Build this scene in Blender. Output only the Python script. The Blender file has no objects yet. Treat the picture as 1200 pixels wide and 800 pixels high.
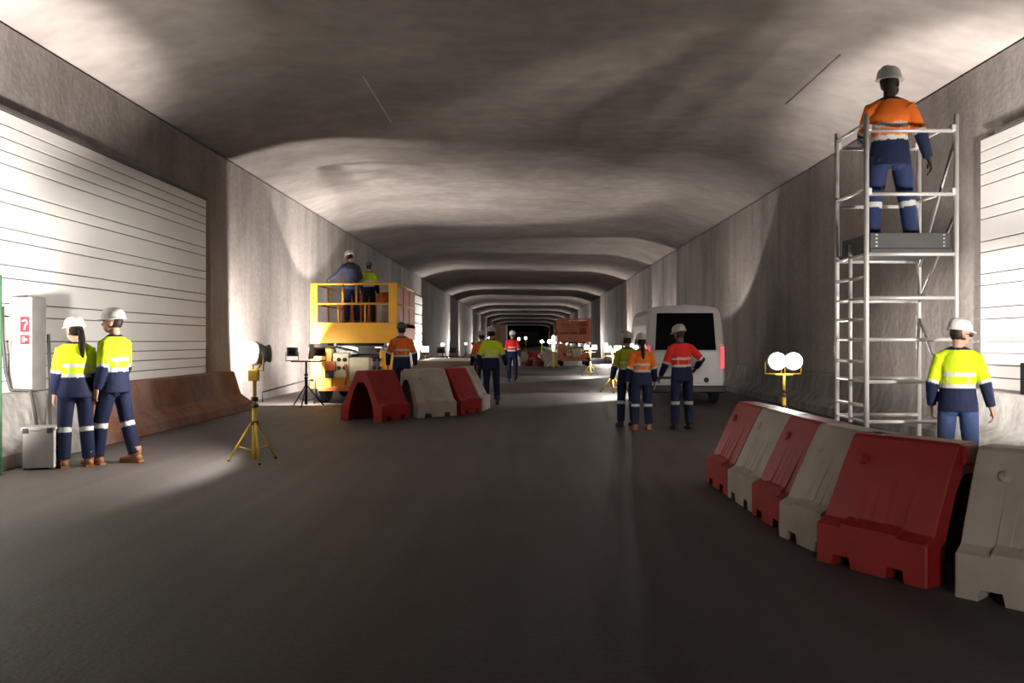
import bpy, bmesh, math, random
from mathutils import Vector, Matrix, Quaternion
random.seed(7)
SC = bpy.context.scene
COL = SC.collection
V = Vector

# ------------------------------------------------------------------ camera
CAM_H, FX, VPX, VPY = 1.5, 1000.0, 616.0, 400.0
cd = bpy.data.cameras.new('camera')
cam = bpy.data.objects.new('camera', cd); COL.objects.link(cam)
cd.sensor_width = 36.0; cd.lens = 36.0 * FX / 1200.0
cd.shift_x = -(VPX - 600.0) / 1200.0
cd.clip_end = 1000
cam.location = (0, 0, CAM_H); cam.rotation_euler = (math.pi / 2, 0, 0)
SC.camera = cam

# ------------------------------------------------------------------ world and exposure
w = bpy.data.worlds.new('world'); SC.world = w; w.use_nodes = True
w.node_tree.nodes['Background'].inputs[0].default_value = (0.9, 0.85, 0.8, 1)
w.node_tree.nodes['Background'].inputs[1].default_value = 0.003
vs = SC.view_settings
vs.view_transform = 'Standard'; vs.look = 'None'; vs.gamma = 1.0; vs.use_curve_mapping = False
vs.exposure = 0.0
SC.cycles.max_bounces = 8; SC.cycles.diffuse_bounces = 2
SC.cycles.sample_clamp_indirect = 4.0

# ------------------------------------------------------------------ helpers
def at(px, py_ground):
    """ground point seen at a pixel of the photograph"""
    k = (py_ground - VPY) / CAM_H
    return V(((px - VPX) / k, FX / k, 0))

def srgb(r, g, b):
    f = lambda c: (c / 255 / 12.92) if c / 255 <= 0.04045 else ((c / 255 + 0.055) / 1.055) ** 2.4
    return (f(r), f(g), f(b), 1)

def mat(name, col, rough=0.6, metal=0.0, vary=0.12, scale=6.0, bump=0.0, emit=None, estr=0, stretch=None, coat=0, spec=0.5):
    m = bpy.data.materials.new(name); m.use_nodes = True
    nt = m.node_tree; b = nt.nodes['Principled BSDF']
    if len(col) == 3: col = (*col, 1)
    b.inputs['Roughness'].default_value = rough; b.inputs['Metallic'].default_value = metal
    b.inputs['Coat Weight'].default_value = coat
    b.inputs['Specular IOR Level'].default_value = spec
    tc = nt.nodes.new('ShaderNodeTexCoord')
    mp = nt.nodes.new('ShaderNodeMapping'); nt.links.new(tc.outputs['Object'], mp.inputs[0])
    if stretch: mp.inputs['Scale'].default_value = stretch
    nz = nt.nodes.new('ShaderNodeTexNoise'); nz.inputs['Scale'].default_value = scale; nz.inputs['Detail'].default_value = 6
    nt.links.new(mp.outputs[0], nz.inputs['Vector'])
    r = nt.nodes.new('ShaderNodeValToRGB')
    lo = tuple(max(0, c * (1 - vary)) for c in col[:3]) + (1,); hi = tuple(min(1, c * (1 + vary)) for c in col[:3]) + (1,)
    r.color_ramp.elements[0].color = lo; r.color_ramp.elements[1].color = hi
    r.color_ramp.elements[0].position = 0.3; r.color_ramp.elements[1].position = 0.7
    nt.links.new(nz.outputs['Fac'], r.inputs[0]); nt.links.new(r.outputs[0], b.inputs['Base Color'])
    if bump:
        bp = nt.nodes.new('ShaderNodeBump'); bp.inputs['Strength'].default_value = bump; bp.inputs['Distance'].default_value = 0.02
        nt.links.new(nz.outputs['Fac'], bp.inputs['Height']); nt.links.new(bp.outputs[0], b.inputs['Normal'])
    if emit:
        b.inputs['Emission Color'].default_value = (*emit[:3], 1); b.inputs['Emission Strength'].default_value = estr
    return m

def concrete(name, base, streak=(1.0, 1.0, 0.12), streak_amt=0.35, patch_amt=0.3, fine=0.12, bump=0.25, rough=0.85, patch_scale=0.35, streak_scale=2.2, tint=None, tint_amt=0.0, bscale=9):
    """cast concrete: vertical form marks, cloudy patches, fine grain"""
    m = bpy.data.materials.new(name); m.use_nodes = True
    nt = m.node_tree; N = nt.nodes; L = nt.links; b = N['Principled BSDF']
    b.inputs['Roughness'].default_value = rough
    b.inputs['Specular IOR Level'].default_value = 0.3
    tc = N.new('ShaderNodeTexCoord')
    def noise(sc, scale, det=5, dist=0.0):
        mp = N.new('ShaderNodeMapping'); mp.inputs['Scale'].default_value = sc
        L.new(tc.outputs['Object'], mp.inputs[0])
        n = N.new('ShaderNodeTexNoise'); n.inputs['Scale'].default_value = scale; n.inputs['Detail'].default_value = det
        n.inputs['Distortion'].default_value = dist
        L.new(mp.outputs[0], n.inputs['Vector']); return n.outputs['Fac']
    def rng(v, lo, hi, a=0.3, c=0.7):
        r = N.new('ShaderNodeMapRange'); r.inputs['From Min'].default_value = a; r.inputs['From Max'].default_value = c
        r.inputs['To Min'].default_value = lo; r.inputs['To Max'].default_value = hi
        L.new(v, r.inputs['Value']); return r.outputs[0]
    def mul(a, c):
        q = N.new('ShaderNodeMath'); q.operation = 'MULTIPLY'; L.new(a, q.inputs[0]); L.new(c, q.inputs[1]); return q.outputs[0]
    s = rng(noise(streak, streak_scale, 6), 1 - streak_amt, 1 + streak_amt * 0.4)
    p = rng(noise((1, 1, 1), patch_scale, 5, 0.4), 1 - patch_amt, 1 + patch_amt * 0.4)
    fraw = noise((1, 1, 1), bscale, 8)
    f = rng(fraw, 1 - fine, 1 + fine)
    t = mul(mul(s, p), f)
    mx = N.new('ShaderNodeMix'); mx.data_type = 'RGBA'; mx.blend_type = 'MULTIPLY'; mx.inputs[0].default_value = 1
    if tint:
        mt = N.new('ShaderNodeMix'); mt.data_type = 'RGBA'
        L.new(rng(noise((1, 1, 1.0), 0.9, 6, 0.6), 0, tint_amt, 0.35, 0.6), mt.inputs[0])
        mt.inputs[6].default_value = (*base, 1); mt.inputs[7].default_value = (*tint, 1)
        L.new(mt.outputs[2], mx.inputs[6])
    else:
        mx.inputs[6].default_value = (*base, 1)
    cb = N.new('ShaderNodeCombineColor'); [L.new(t, cb.inputs[i]) for i in range(3)]
    L.new(cb.outputs[0], mx.inputs[7]); L.new(mx.outputs[2], b.inputs['Base Color'])
    bp = N.new('ShaderNodeBump'); bp.inputs['Strength'].default_value = bump; bp.inputs['Distance'].default_value = 0.05
    L.new(fraw, bp.inputs['Height']); L.new(bp.outputs[0], b.inputs['Normal'])
    return m

def attr_mat(name, rough=0.8):
    """cloth or skin: base colour comes from the mesh's own colour regions, with a fine weave"""
    m = bpy.data.materials.new(name); m.use_nodes = True
    nt = m.node_tree; b = nt.nodes['Principled BSDF']; b.inputs['Roughness'].default_value = rough
    b.inputs['Specular IOR Level'].default_value = 0.25
    a = nt.nodes.new('ShaderNodeAttribute'); a.attribute_name = 'tone'
    nt.links.new(a.outputs['Color'], b.inputs['Base Color'])
    tc = nt.nodes.new('ShaderNodeTexCoord'); nz = nt.nodes.new('ShaderNodeTexNoise'); nz.inputs['Scale'].default_value = 14
    nt.links.new(tc.outputs['Object'], nz.inputs['Vector'])
    bp = nt.nodes.new('ShaderNodeBump'); bp.inputs['Strength'].default_value = 0.35; bp.inputs['Distance'].default_value = 0.03
    nt.links.new(nz.outputs['Fac'], bp.inputs['Height']); nt.links.new(bp.outputs[0], b.inputs['Normal'])
    return m

def tag(o, label=None, cat=None, group=None, kind=None):
    if label: o['label'] = label
    if cat: o['category'] = cat
    if group: o['group'] = group
    if kind: o['kind'] = kind
    return o

def thing(name, label, cat, loc=(0, 0, 0), rz=0.0, group=None):
    o = bpy.data.objects.new(name, None); COL.objects.link(o)
    o.empty_display_size = 0.1
    o.location = loc; o.rotation_euler = (0, 0, rz)
    return tag(o, label, cat, group)

class MB:
    def __init__(s): s.v = []; s.f = []; s.sm = []
    def add(s, vs, fs, smooth=False):
        n = len(s.v); s.v += [tuple(v) for v in vs]; s.f += [tuple(i + n for i in f) for f in fs]; s.sm += [smooth] * len(fs); return s
    def box(s, c, d, rot=None):
        c = V(c); h = V(d) / 2
        R = rot if rot is not None else Matrix.Identity(3)
        vs = [c + R @ V((x * h.x, y * h.y, z * h.z)) for x in (-1, 1) for y in (-1, 1) for z in (-1, 1)]
        return s.add(vs, [(0, 1, 3, 2), (4, 6, 7, 5), (0, 4, 5, 1), (2, 3, 7, 6), (0, 2, 6, 4), (1, 5, 7, 3)])
    def span(s, a, b): return s.box([(x + y) / 2 for x, y in zip(a, b)], [abs(y - x) for x, y in zip(a, b)])
    def loft(s, P, R, n=14, ref=None, smooth=True):
        """closed tube through points P, radii R (float or (rx, ry))"""
        P = [V(p) for p in P]; rings = []
        for i, p in enumerate(P):
            t = (P[min(i + 1, len(P) - 1)] - P[max(i - 1, 0)]).normalized()
            r0 = V(ref) if ref is not None else (V((1, 0, 0)) if abs(t.x) < 0.9 else V((0, 1, 0)))
            u = (r0 - t * r0.dot(t)).normalized(); w_ = t.cross(u)
            rx, ry = R[i] if isinstance(R[i], (tuple, list)) else (R[i], R[i])
            rings.append([p + u * rx * math.cos(2 * math.pi * k / n) + w_ * ry * math.sin(2 * math.pi * k / n) for k in range(n)])
        vs = [q for r in rings for q in r]; fs = []
        for i in range(len(P) - 1):
            for k in range(n):
                a, b_ = i * n + k, i * n + (k + 1) % n
                fs.append((a, b_, b_ + n, a + n))
        fs.append(tuple(range(n))[::-1]); fs.append(tuple((len(P) - 1) * n + k for k in range(n)))
        return s.add(vs, fs, smooth)
    def tube(s, a, b, r, n=10): return s.loft([a, b], [r, r], n)
    def ball(s, c, r, n=12, m=8, R=None):
        c = V(c); rr = V(r) if isinstance(r, (tuple, list, Vector)) else V((r, r, r)); R = R or Matrix.Identity(3)
        vs = [c + R @ V((0, 0, rr.z))]
        for i in range(1, m):
            th = math.pi * i / m
            for k in range(n):
                ph = 2 * math.pi * k / n
                vs.append(c + R @ V((rr.x * math.sin(th) * math.cos(ph), rr.y * math.sin(th) * math.sin(ph), rr.z * math.cos(th))))
        vs.append(c - R @ V((0, 0, rr.z))); fs = []
        for k in range(n): fs.append((0, 1 + k, 1 + (k + 1) % n))
        for i in range(m - 2):
            for k in range(n):
                a, b_ = 1 + i * n + k, 1 + i * n + (k + 1) % n
                fs.append((a, a + n, b_ + n, b_))
        e = len(vs) - 1
        for k in range(n): fs.append((e, 1 + (m - 2) * n + (k + 1) % n, 1 + (m - 2) * n + k))
        return s.add(vs, fs, True)
    def lathe(s, prof, c=(0, 0, 0), axis=(0, 0, 1), n=20, smooth=True):
        c = V(c); q = V((0, 0, 1)).rotation_difference(V(axis).normalized()).to_matrix()
        vs = [c + q @ V((r * math.cos(2 * math.pi * k / n), r * math.sin(2 * math.pi * k / n), h)) for r, h in prof for k in range(n)]
        fs = []
        for i in range(len(prof) - 1):
            for k in range(n):
                a, b_ = i * n + k, i * n + (k + 1) % n
                fs.append((a, b_, b_ + n, a + n))
        fs.append(tuple(range(n))[::-1]); fs.append(tuple((len(prof) - 1) * n + k for k in range(n)))
        return s.add(vs, fs, smooth)
    def prism(s, poly, x0, x1, fn):
        """extrude a polygon; fn(u, a, b) -> 3D point"""
        n = len(poly)
        vs = [fn(x0, a, b) for a, b in poly] + [fn(x1, a, b) for a, b in poly]
        fs = [(i, (i + 1) % n, (i + 1) % n + n, i + n) for i in range(n)] + [tuple(range(n))[::-1], tuple(range(n, 2 * n))]
        return s.add(vs, fs)
    def mesh(s, name):
        me = bpy.data.meshes.new(name); me.from_pydata(s.v, [], s.f)
        me.polygons.foreach_set('use_smooth', s.sm)
        bm = bmesh.new(); bm.from_mesh(me); bmesh.ops.recalc_face_normals(bm, faces=bm.faces); bm.to_mesh(me); bm.free()
        me.update(); return me
    def build(s, name, m, parent=None, bevel=0.0, loc=None, seg=2):
        me = s.mesh(name)
        if m: me.materials.append(m)
        o = bpy.data.objects.new(name, me); COL.objects.link(o)
        if parent: o.parent = parent
        if loc is not None: o.location = loc
        if bevel:
            b = o.modifiers.new('bevel', 'BEVEL'); b.width = bevel; b.segments = seg; b.limit_method = 'ANGLE'; b.angle_limit = 0.6
        return o

def copy_tree(o, parent=None):
    c = o.copy(); COL.objects.link(c)
    if parent: c.parent = parent
    for ch in list(o.children): copy_tree(ch, c)
    return c

def rot_z(a): return Matrix.Rotation(a, 3, 'Z')

# ------------------------------------------------------------------ materials
M = {}
M['wall'] = concrete('tunnel wall concrete', (0.33, 0.292, 0.270), streak=(1.0, 1.0, 0.10), streak_amt=0.34, patch_amt=0.35, streak_scale=1.1)
M['ceil'] = concrete('tunnel ceiling concrete', (0.36, 0.318, 0.295), streak=(0.8, 1.2, 1), streak_amt=0.12, patch_amt=0.25, fine=0.08, bump=0.22, bscale=3.0, patch_scale=0.4)
M['floor'] = concrete('dark road surface', (0.092, 0.079, 0.073), streak=(1.5, 0.08, 1), streak_amt=0.25, patch_amt=0.25, fine=0.12, bump=0.12, rough=0.62, bscale=30, patch_scale=0.3)
M['board'] = mat('white enamel wall boards', (0.82, 0.80, 0.76), 0.45, vary=0.03, scale=1.2)
M['trim'] = mat('dark top strip', (0.09, 0.08, 0.075), 0.7)
M['conc_grey'] = concrete('grey cast barrier concrete', (0.36, 0.34, 0.32), streak_amt=0.45, patch_amt=0.35, streak=(2, 2, 0.3), streak_scale=2.5)
M['conc_rust'] = concrete('rust stained barrier concrete', (0.30, 0.215, 0.185), streak=(1.5, 1.5, 0.4), streak_amt=0.3, patch_amt=0.4, tint=(0.30, 0.115, 0.06), tint_amt=0.85, streak_scale=2)
M['red'] = mat('red moulded plastic', (0.30, 0.011, 0.013), 0.5, vary=0.12, scale=4, bump=0.05)
M['white_pl'] = mat('dirty white moulded plastic', (0.50, 0.435, 0.38), 0.5, vary=0.14, scale=5, bump=0.05)
M['alu'] = mat('pale aluminium tube', (0.72, 0.70, 0.67), 0.45, 0.35, vary=0.06)
M['dark'] = mat('black plastic', (0.02, 0.02, 0.022), 0.5)
M['grey_dark'] = mat('dark grey toe board', (0.04, 0.039, 0.038), 0.6)
M['yellow'] = mat('yellow painted steel', (0.75, 0.40, 0.03), 0.4, vary=0.06)
M['lamp_y'] = mat('yellow tripod paint', (0.88, 0.58, 0.07), 0.4, vary=0.06)
M['lift_y'] = mat('orange yellow lift paint', (0.86, 0.42, 0.035), 0.45, vary=0.06, scale=3)
M['orange'] = mat('orange sheet steel', (0.62, 0.13, 0.025), 0.5)
M['cream'] = mat('pale cream machinery', (0.75, 0.66, 0.42), 0.5, vary=0.15)
M['steel'] = mat('galvanised steel', (0.42, 0.42, 0.41), 0.45, 0.6)
M['greybox'] = mat('light grey sheet steel', (0.50, 0.48, 0.46), 0.55, vary=0.1)
M['rubber'] = mat('tyre rubber', (0.018, 0.018, 0.019), 0.8)
M['van'] = mat('white van paint', (0.62, 0.60, 0.58), 0.3, vary=0.02, coat=0.4)
M['glass'] = mat('dark tinted glass', (0.004, 0.004, 0.006), 0.1, vary=0.0, spec=0.12)
M['tail'] = mat('red tail lamp', (0.6, 0.02, 0.04), 0.25, emit=(1, 0.09, 0.12), estr=0.55)
M['plate'] = mat('white number plate', (0.75, 0.74, 0.7), 0.4)
M['lens'] = mat('glowing lamp lens', (1, 1, 1), 0.3, vary=0, emit=(1, 0.95, 0.86), estr=8)
M['lens_dim'] = mat('far glowing lamp lens', (1, 1, 1), 0.3, vary=0, emit=(1, 0.95, 0.86), estr=7)
M['tube_glow'] = mat('glowing diffuser tube', (1, 0.95, 0.6), 0.3, vary=0, emit=(1, 0.92, 0.62), estr=1.6)
M['helmet'] = mat('white helmet shell', (0.78, 0.76, 0.72), 0.35, vary=0.02)
M['helmet_g'] = mat('grey helmet shell', (0.45, 0.42, 0.38), 0.4, vary=0.02)
M['helmet_d'] = mat('dark green helmet shell', (0.06, 0.09, 0.07), 0.4, vary=0.02)
M['boot_tan'] = mat('tan leather boots', (0.30, 0.13, 0.05), 0.6)
M['boot_dark'] = mat('dark leather boots', (0.04, 0.028, 0.02), 0.6)
M['hair'] = mat('dark brown hair', (0.012, 0.007, 0.005), 0.75, spec=0.2, stretch=(8, 8, 1), scale=10, vary=0.4)
M['cloth'] = attr_mat('work clothing'); M['skin'] = attr_mat('skin', 0.55)
M['green'] = mat('green painted steel', (0.012, 0.07, 0.022), 0.6)
M['sign_red'] = mat('red sign', (0.45, 0.006, 0.015), 0.5, vary=0)
M['sign_white'] = mat('white sign print', (0.85, 0.85, 0.85), 0.5, vary=0)
M['tan_box'] = mat('beige box body', (0.75, 0.48, 0.36), 0.6)
M['timber'] = mat('pale timber', (0.55, 0.47, 0.36), 0.7, vary=0.2, stretch=(1, 8, 8))
M['timber_d'] = mat('dark timber', (0.14, 0.10, 0.07), 0.8, vary=0.2)
M['cabinet'] = mat('mid grey sheet steel', (0.17, 0.163, 0.158), 0.55, vary=0.12)
M['black'] = mat('matt black steel', (0.005, 0.005, 0.005), 0.8, spec=0.1)
M['cable'] = mat('black cable', (0.03, 0.028, 0.026), 0.6)

# ------------------------------------------------------------------ setting
HW, ZW, ZC = 6.85, 5.66, 6.25           # half width, ceiling height at the wall, at the crown
Y0, Y1 = -14.0, 420.0
floor = MB().span((-8, Y0, -0.3), (8, Y1, 0)).build('floor', M['floor']); tag(floor, kind='structure')
wl = MB().span((-HW - 0.5, Y0, 0), (-HW, Y1, ZW)).build('wall_left', M['wall']); tag(wl, kind='structure')
wr = MB().span((HW, Y0, 0), (HW + 0.5, Y1, ZW)).build('wall_right', M['wall']); tag(wr, kind='structure')
pts = []
for i in range(25):
    x = -HW - 0.5 + (2 * HW + 1.0) * i / 24
    d = max(0.0, HW - abs(x)); t = min(1.0, d / 2.9); t = 1 - (1 - t) ** 2
    pts.append((x, ZW + (ZC - ZW) * t))
poly = pts + [(HW + 0.5, ZC + 0.5), (-HW - 0.5, ZC + 0.5)]
cb = MB(); n = len(poly)
cb.v = [(a, Y0, b) for a, b in poly] + [(a, Y1, b) for a, b in poly]
cb.f = [(i, (i + 1) % n, (i + 1) % n + n, i + n) for i in range(n)] + [tuple(range(n)), tuple(range(n, 2 * n))]
cb.sm = [i < 24 for i in range(n)] + [False, False]
ceil = cb.build('ceiling', M['ceil']); tag(ceil, kind='structure')
# shallow grooves between ceiling pours seen as pale lines running along the tunnel
jl = MB().span((-2.93, 15.3, ZC - 0.006), (-2.9, 18.5, ZC + 0.02)).build('ceiling_joint', M['greybox'], ceil)
jr = MB().span((5.08, 13.8, ZC - 0.11), (5.11, 16.7, ZC - 0.03)).build('ceiling_joint', M['steel'], ceil)

BZ = [.81, .98, 1.16, 1.33, 1.5, 1.83, 2.0, 2.33, 2.5, 2.82, 2.98, 3.31, 3.48, 3.81, 3.98, 4.15, 4.32, 4.5]
def cladding(wall, sx, y0, y1, zs, depth=0.07, gap=0.016, trim=True):
    xw = sx * HW
    for a, b in zip(zs[:-1], zs[1:]):
        bd = MB().span((xw, y0, a + gap / 2), (xw - sx * depth, y1, b - gap / 2)).build('board', M['board'], wall, bevel=0.006)
    if trim:
        MB().span((xw, y0 - 0.1, zs[-1] + 0.002), (xw - sx * (depth + 0.03), y1, zs[-1] + 0.05)).build('top_strip', M['trim'], wall)  # dark strip along the top edge of the boards
cladding(wl, -1, 4.0, 18.1, BZ)
cladding(wr, 1, 3.0, 12.72, BZ, trim=False)
MB().span((HW, 3.0, 4.502), (HW - 0.1, 12.3, 4.55)).build('top_strip', M['trim'], wr)
cladding(wl, -1, 47, 56, [.9, 1.45, 2.0, 2.65, 3.2, 3.85, 4.4], gap=0.09, trim=False)

# concrete kerb barriers along the walls
def wall_barrier(label, m, sx, y0, y1, z=0.84, base=6.05, group=None):
    t = thing('concrete_barrier', label, 'barrier', (sx * 6.4, (y0 + y1) / 2, 0), 0, group)
    L = (y1 - y0) / 2 - 0.012
    pf = [(6.74, 0), (base, 0), (base + 0.02, 0.16), (base + 0.28, 0.34), (6.47, z - 0.03), (6.50, z), (6.74, z)]
    b = MB().prism(pf, -L, L, lambda u, a, c: V((sx * (a - 6.4), u, c)))
    b.build('body', m, t, bevel=0.012)
    return t
wall_barrier('grey concrete wall barrier at left edge, nearest the camera', M['conc_grey'], -1, 6.2, 9.2)
wall_barrier('grey concrete wall barrier behind the workers in yellow, under the tall grey cabinet', M['conc_grey'], -1, 9.2, 12.4)
wall_barrier('rust stained concrete barrier to the right of the two workers at left', M['conc_rust'], -1, 12.4, 15.6)
wall_barrier('rust stained concrete barrier below the far end of the left white cladding', M['conc_rust'], -1, 15.6, 19.0)
for i, (a, b) in enumerate([(7, 10.4), (10.4, 13.8), (13.8, 17.2), (17.2, 20.6), (20.6, 24), (24, 27.4)]):
    lb = ['grey concrete wall barrier below the right white cladding, at the right edge',
          'pale concrete wall barrier behind the worker standing beside the scaffold tower',
          'shaded concrete wall barrier behind the scaffold tower',
          'dark concrete wall barrier behind the twin lamp on the right',
          'lit concrete wall barrier just right of the van',
          'bright concrete wall barrier hidden partly behind the van'][i]
    wall_barrier(lb, M['conc_grey'], 1, a, b, z=0.80, base=6.1)

# ------------------------------------------------------------------ work lights
def spot(parent, loc, aim, energy, angle=150, blend=0.12, r=0.06, col=(1.0, 0.935, 0.875)):
    ld = bpy.data.lights.new('lamp_light', 'SPOT'); ld.energy = energy; ld.spot_size = math.radians(angle)
    ld.spot_blend = blend; ld.shadow_soft_size = r; ld.color = col
    o = bpy.data.objects.new('lamp_light', ld); COL.objects.link(o)
    if parent: o.parent = parent
    o.location = loc; o.rotation_mode = 'QUATERNION'; o.rotation_quaternion = V(aim).to_track_quat('-Z', 'Y')
    return o

def tripod_lamp(label, loc, top, aim, energy, heads=2, spread=0.36, yaw=0.0, laim=None, lens='lens', angle=150, leg=0.42, cat='work light',
                body='lamp_y', head='lamp_y', group=None, hs=0.13, bulb=False, blend=0.12, shield=False, soft=0.06, extra=()):
    """floodlights on a telescopic tripod; aim is the common direction of the heads (world)"""
    t = thing('work_light_tripod', label, cat, loc, 0, group)
    aim = V(aim).normalized()
    mast = MB().tube((0, 0, 0.04), (0, 0, top * 0.52), 0.034, 12).tube((0, 0, top * 0.5), (0, 0, top - 0.22), 0.024, 12)
    mast.build('mast', M[body], t)
    for z in (top * 0.36, top * 0.52, top * 0.58):
        MB().lathe([(0.042, -0.025), (0.046, -0.01), (0.046, 0.01), (0.042, 0.025)], (0, 0, z), n=14).build('collar', M['dark'], t)
    for k in range(3):
        a = yaw + k * 2 * math.pi / 3
        f = V((math.cos(a) * leg, math.sin(a) * leg, 0.015)); h = V((math.cos(a) * 0.04, math.sin(a) * 0.04, top * 0.36))
        lg = MB().tube(h, f, 0.015, 8).build('leg', M[body], t)
        MB().ball(f, (0.022, 0.022, 0.015), 8, 5).build('foot', M['dark'], lg)
        mid = h.lerp(f, 0.62); MB().tube((0, 0, top * 0.10), mid, 0.009, 6).build('brace', M[body], t)
    side = V((-aim.y, aim.x, 0))
    side = side.normalized() if side.length > 0.05 else V((1, 0, 0))
    if heads > 1:
        MB().tube(side * -spread * 0.55 + V((0, 0, top - 0.22)), side * spread * 0.55 + V((0, 0, top - 0.22)), 0.018, 8).build('crossbar', M[body], t)
    q = aim.to_track_quat('Y', 'Z').to_matrix()
    for k in range(heads):
        off = side * (spread * (k - (heads - 1) / 2)) + V((0, 0, top))
        br = MB()
        for sg in (-1, 1):
            br.tube(off + q @ V((sg * hs * 1.1, -hs * 0.3, 0)), off + q @ V((sg * hs * 1.1, -hs * 0.3, 0)) - V((0, 0, 0.20)), 0.009, 6)
        br.tube(off + q @ V((-hs * 1.1, -hs * 0.3, 0)) - V((0, 0, 0.20)), off + q @ V((hs * 1.1, -hs * 0.3, 0)) - V((0, 0, 0.20)), 0.011, 6)
        br.build('bracket', M[body], t)
        hd = MB()
        if bulb:
            hd.lathe([(hs * 0.35, -hs * 1.0), (hs * 0.7, -hs * 0.9), (hs, -hs * 0.1), (hs * 1.02, 0)], off, aim, 18)
            hd.build('lamp_head', M['steel'], t)
            MB().ball(off + aim * hs * 0.5, (hs * 0.95,) * 3, 16, 10).build('lens', M[lens], t.children[-1])
        else:
            vs = [q @ V((x * hs * s_, y, z * hs * 0.8 * s_)) + off for y, s_ in ((-hs * 0.7, 0.6), (-hs * 0.25, 0.95), (0.0, 1.0)) for x, z in ((-1, -1), (1, -1), (1, 1), (-1, 1))]
            fs = [(0, 3, 2, 1), (8, 9, 10, 11)] + [(i * 4 + k_, i * 4 + (k_ + 1) % 4, (i + 1) * 4 + (k_ + 1) % 4, (i + 1) * 4 + k_) for i in range(2) for k_ in range(4)]
            h_ = hd.add(vs, fs).build('lamp_head', M[head], t)
            l_ = MB(); l_.box(off + aim * 0.006, (hs * 1.75, 0.012, hs * 1.4), q); l_.build('lens', M[lens], h_)
            fins = MB()
            for j in range(5): fins.box(off + q @ V(((j - 2) * hs * 0.22, -hs * 0.75, 0)), (0.008, hs * 0.25, hs * 0.8), q)
            fins.build('cooling_fins', M['dark'], h_)
    if shield:      # flap added to keep glare off the lift; soft fill light added for the lift
        spot(t, V((0.31, 0.06, top)), (.5, .9, .5), 58, 120, 0.5, 0.12)
        MB().box(V((0.0, 0.27, top)) - side * 0.05, (0.012, 0.5, 0.34)).build('added_flap', M['dark'], t)
    spot(t, V((0, 0, top)) + aim * (hs * 1.5 if bulb else 0.05), V(laim) if laim else aim, energy, angle, blend, soft)
    for a_, e_, an_, bl_ in extra: spot(t, V((0, 0, top)) + aim * 0.05, a_, e_, an_, bl_, 0.25)
    return t

# left foreground lamp: head turned to the white cladding, second reflector facing right
p = at(298.5, 541)
t = tripod_lamp('yellow tripod work light with glowing round head standing by the two workers at left', p, 1.35, (-0.75, -0.6, 0.12), 430, heads=1, bulb=True, yaw=1.0, leg=0.33, hs=0.15, angle=146, blend=0.3, laim=(-.75, -.15, -.35))
MB().lathe([(0.03, -0.11), (0.07, -0.095), (0.115, 0.0), (0.11, 0.01)], (0.15, 0.10, 1.35), (0.85, 0.5, 0.05), 20).build('reflector', M['steel'], t)
MB().tube((0, 0, 1.12), (0.13, 0.09, 1.30), 0.014, 8).build('reflector_arm', M['lamp_y'], t)
MB().box((0, -0.03, 1.08), (0.12, 0.09, 0.14)).build('ballast_box', M['lamp_y'], t, bevel=0.01)
# right twin lamp facing the camera
tripod_lamp('yellow twin-headed tripod lamp blazing behind the right row of barriers', (4.27, 14.1, 0), 1.17, (0.05, -1, 0.10), 420, heads=2, spread=0.27, yaw=0.4, bulb=True, hs=0.15, angle=114, laim=(.45, -1, .35), blend=0.35)

LL = [  # label, loc, top, aim, energy, heads, spread, body, lens
    ('black twin floodlight on a thin stand left of the yellow lift, seen from behind', (-5.08, 19.75, 0), 1.26, (-0.12, 1, 0.12), 900, 2, 0.62, 'dark', 'lens'),
    ('white-hot lamp on a stand between the lift and the centre barriers', (-3.25, 27.6, 0), 1.25, (0.1, -1, 0.1), 80, 1, 0.3, 'lamp_y', 'lens'),
    ('black twin floodlight seen from behind above the stacked timber', (-2.72, 29.5, 0), 1.2, (-0.3, 1, 0.2), 250, 2, 0.42, 'dark', 'lens'),
    ('yellow tripod lamp left of the van, nearer of the pair with bright heads', (2.55, 25.0, 0), 1.28, (0.25, -1, 0.25), 420, 2, 0.32, 'lamp_y', 'lens'),
    ('yellow tripod lamp beside the far red lift, further of the bright pair', (2.85, 37.5, 0), 1.25, (0.2, -1, 0.3), 420, 2, 0.36, 'lamp_y', 'lens'),
]
for lb, loc, top, aim, e, nh, spd, body, lens in LL:
    down = 'yellow tripod' in lb
    tripod_lamp(lb, loc, top, aim, e, nh, spd, yaw=0.5, body=body, head='dark', lens=lens, leg=0.4, angle=140 if down else 172, laim=(-.55, 0, -1) if down else None, shield='twin floodlight on a thin' in lb)
# slim glowing mast far away
t = thing('light_mast', 'slim glowing light mast on a tripod in front of the far red lift', 'work light', (1.53, 47, 0), 0)
MB().tube((0, 0, 0.1), (0, 0, 1.0), 0.05, 10).build('mast', M['lamp_y'], t)
MB().loft([(0, 0, 0.95), (0, 0, 1.2), (0, 0, 1.75), (0, 0, 1.85)], [0.05, 0.11, 0.11, 0.05], 12).build('diffuser', M['tube_glow'], t)
for k in range(3):
    a = 0.5 + k * 2.094; MB().tube((0, 0, 0.5), (math.cos(a) * 0.5, math.sin(a) * 0.5, 0.01), 0.02, 6).build('leg', M['lamp_y'], t)
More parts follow.
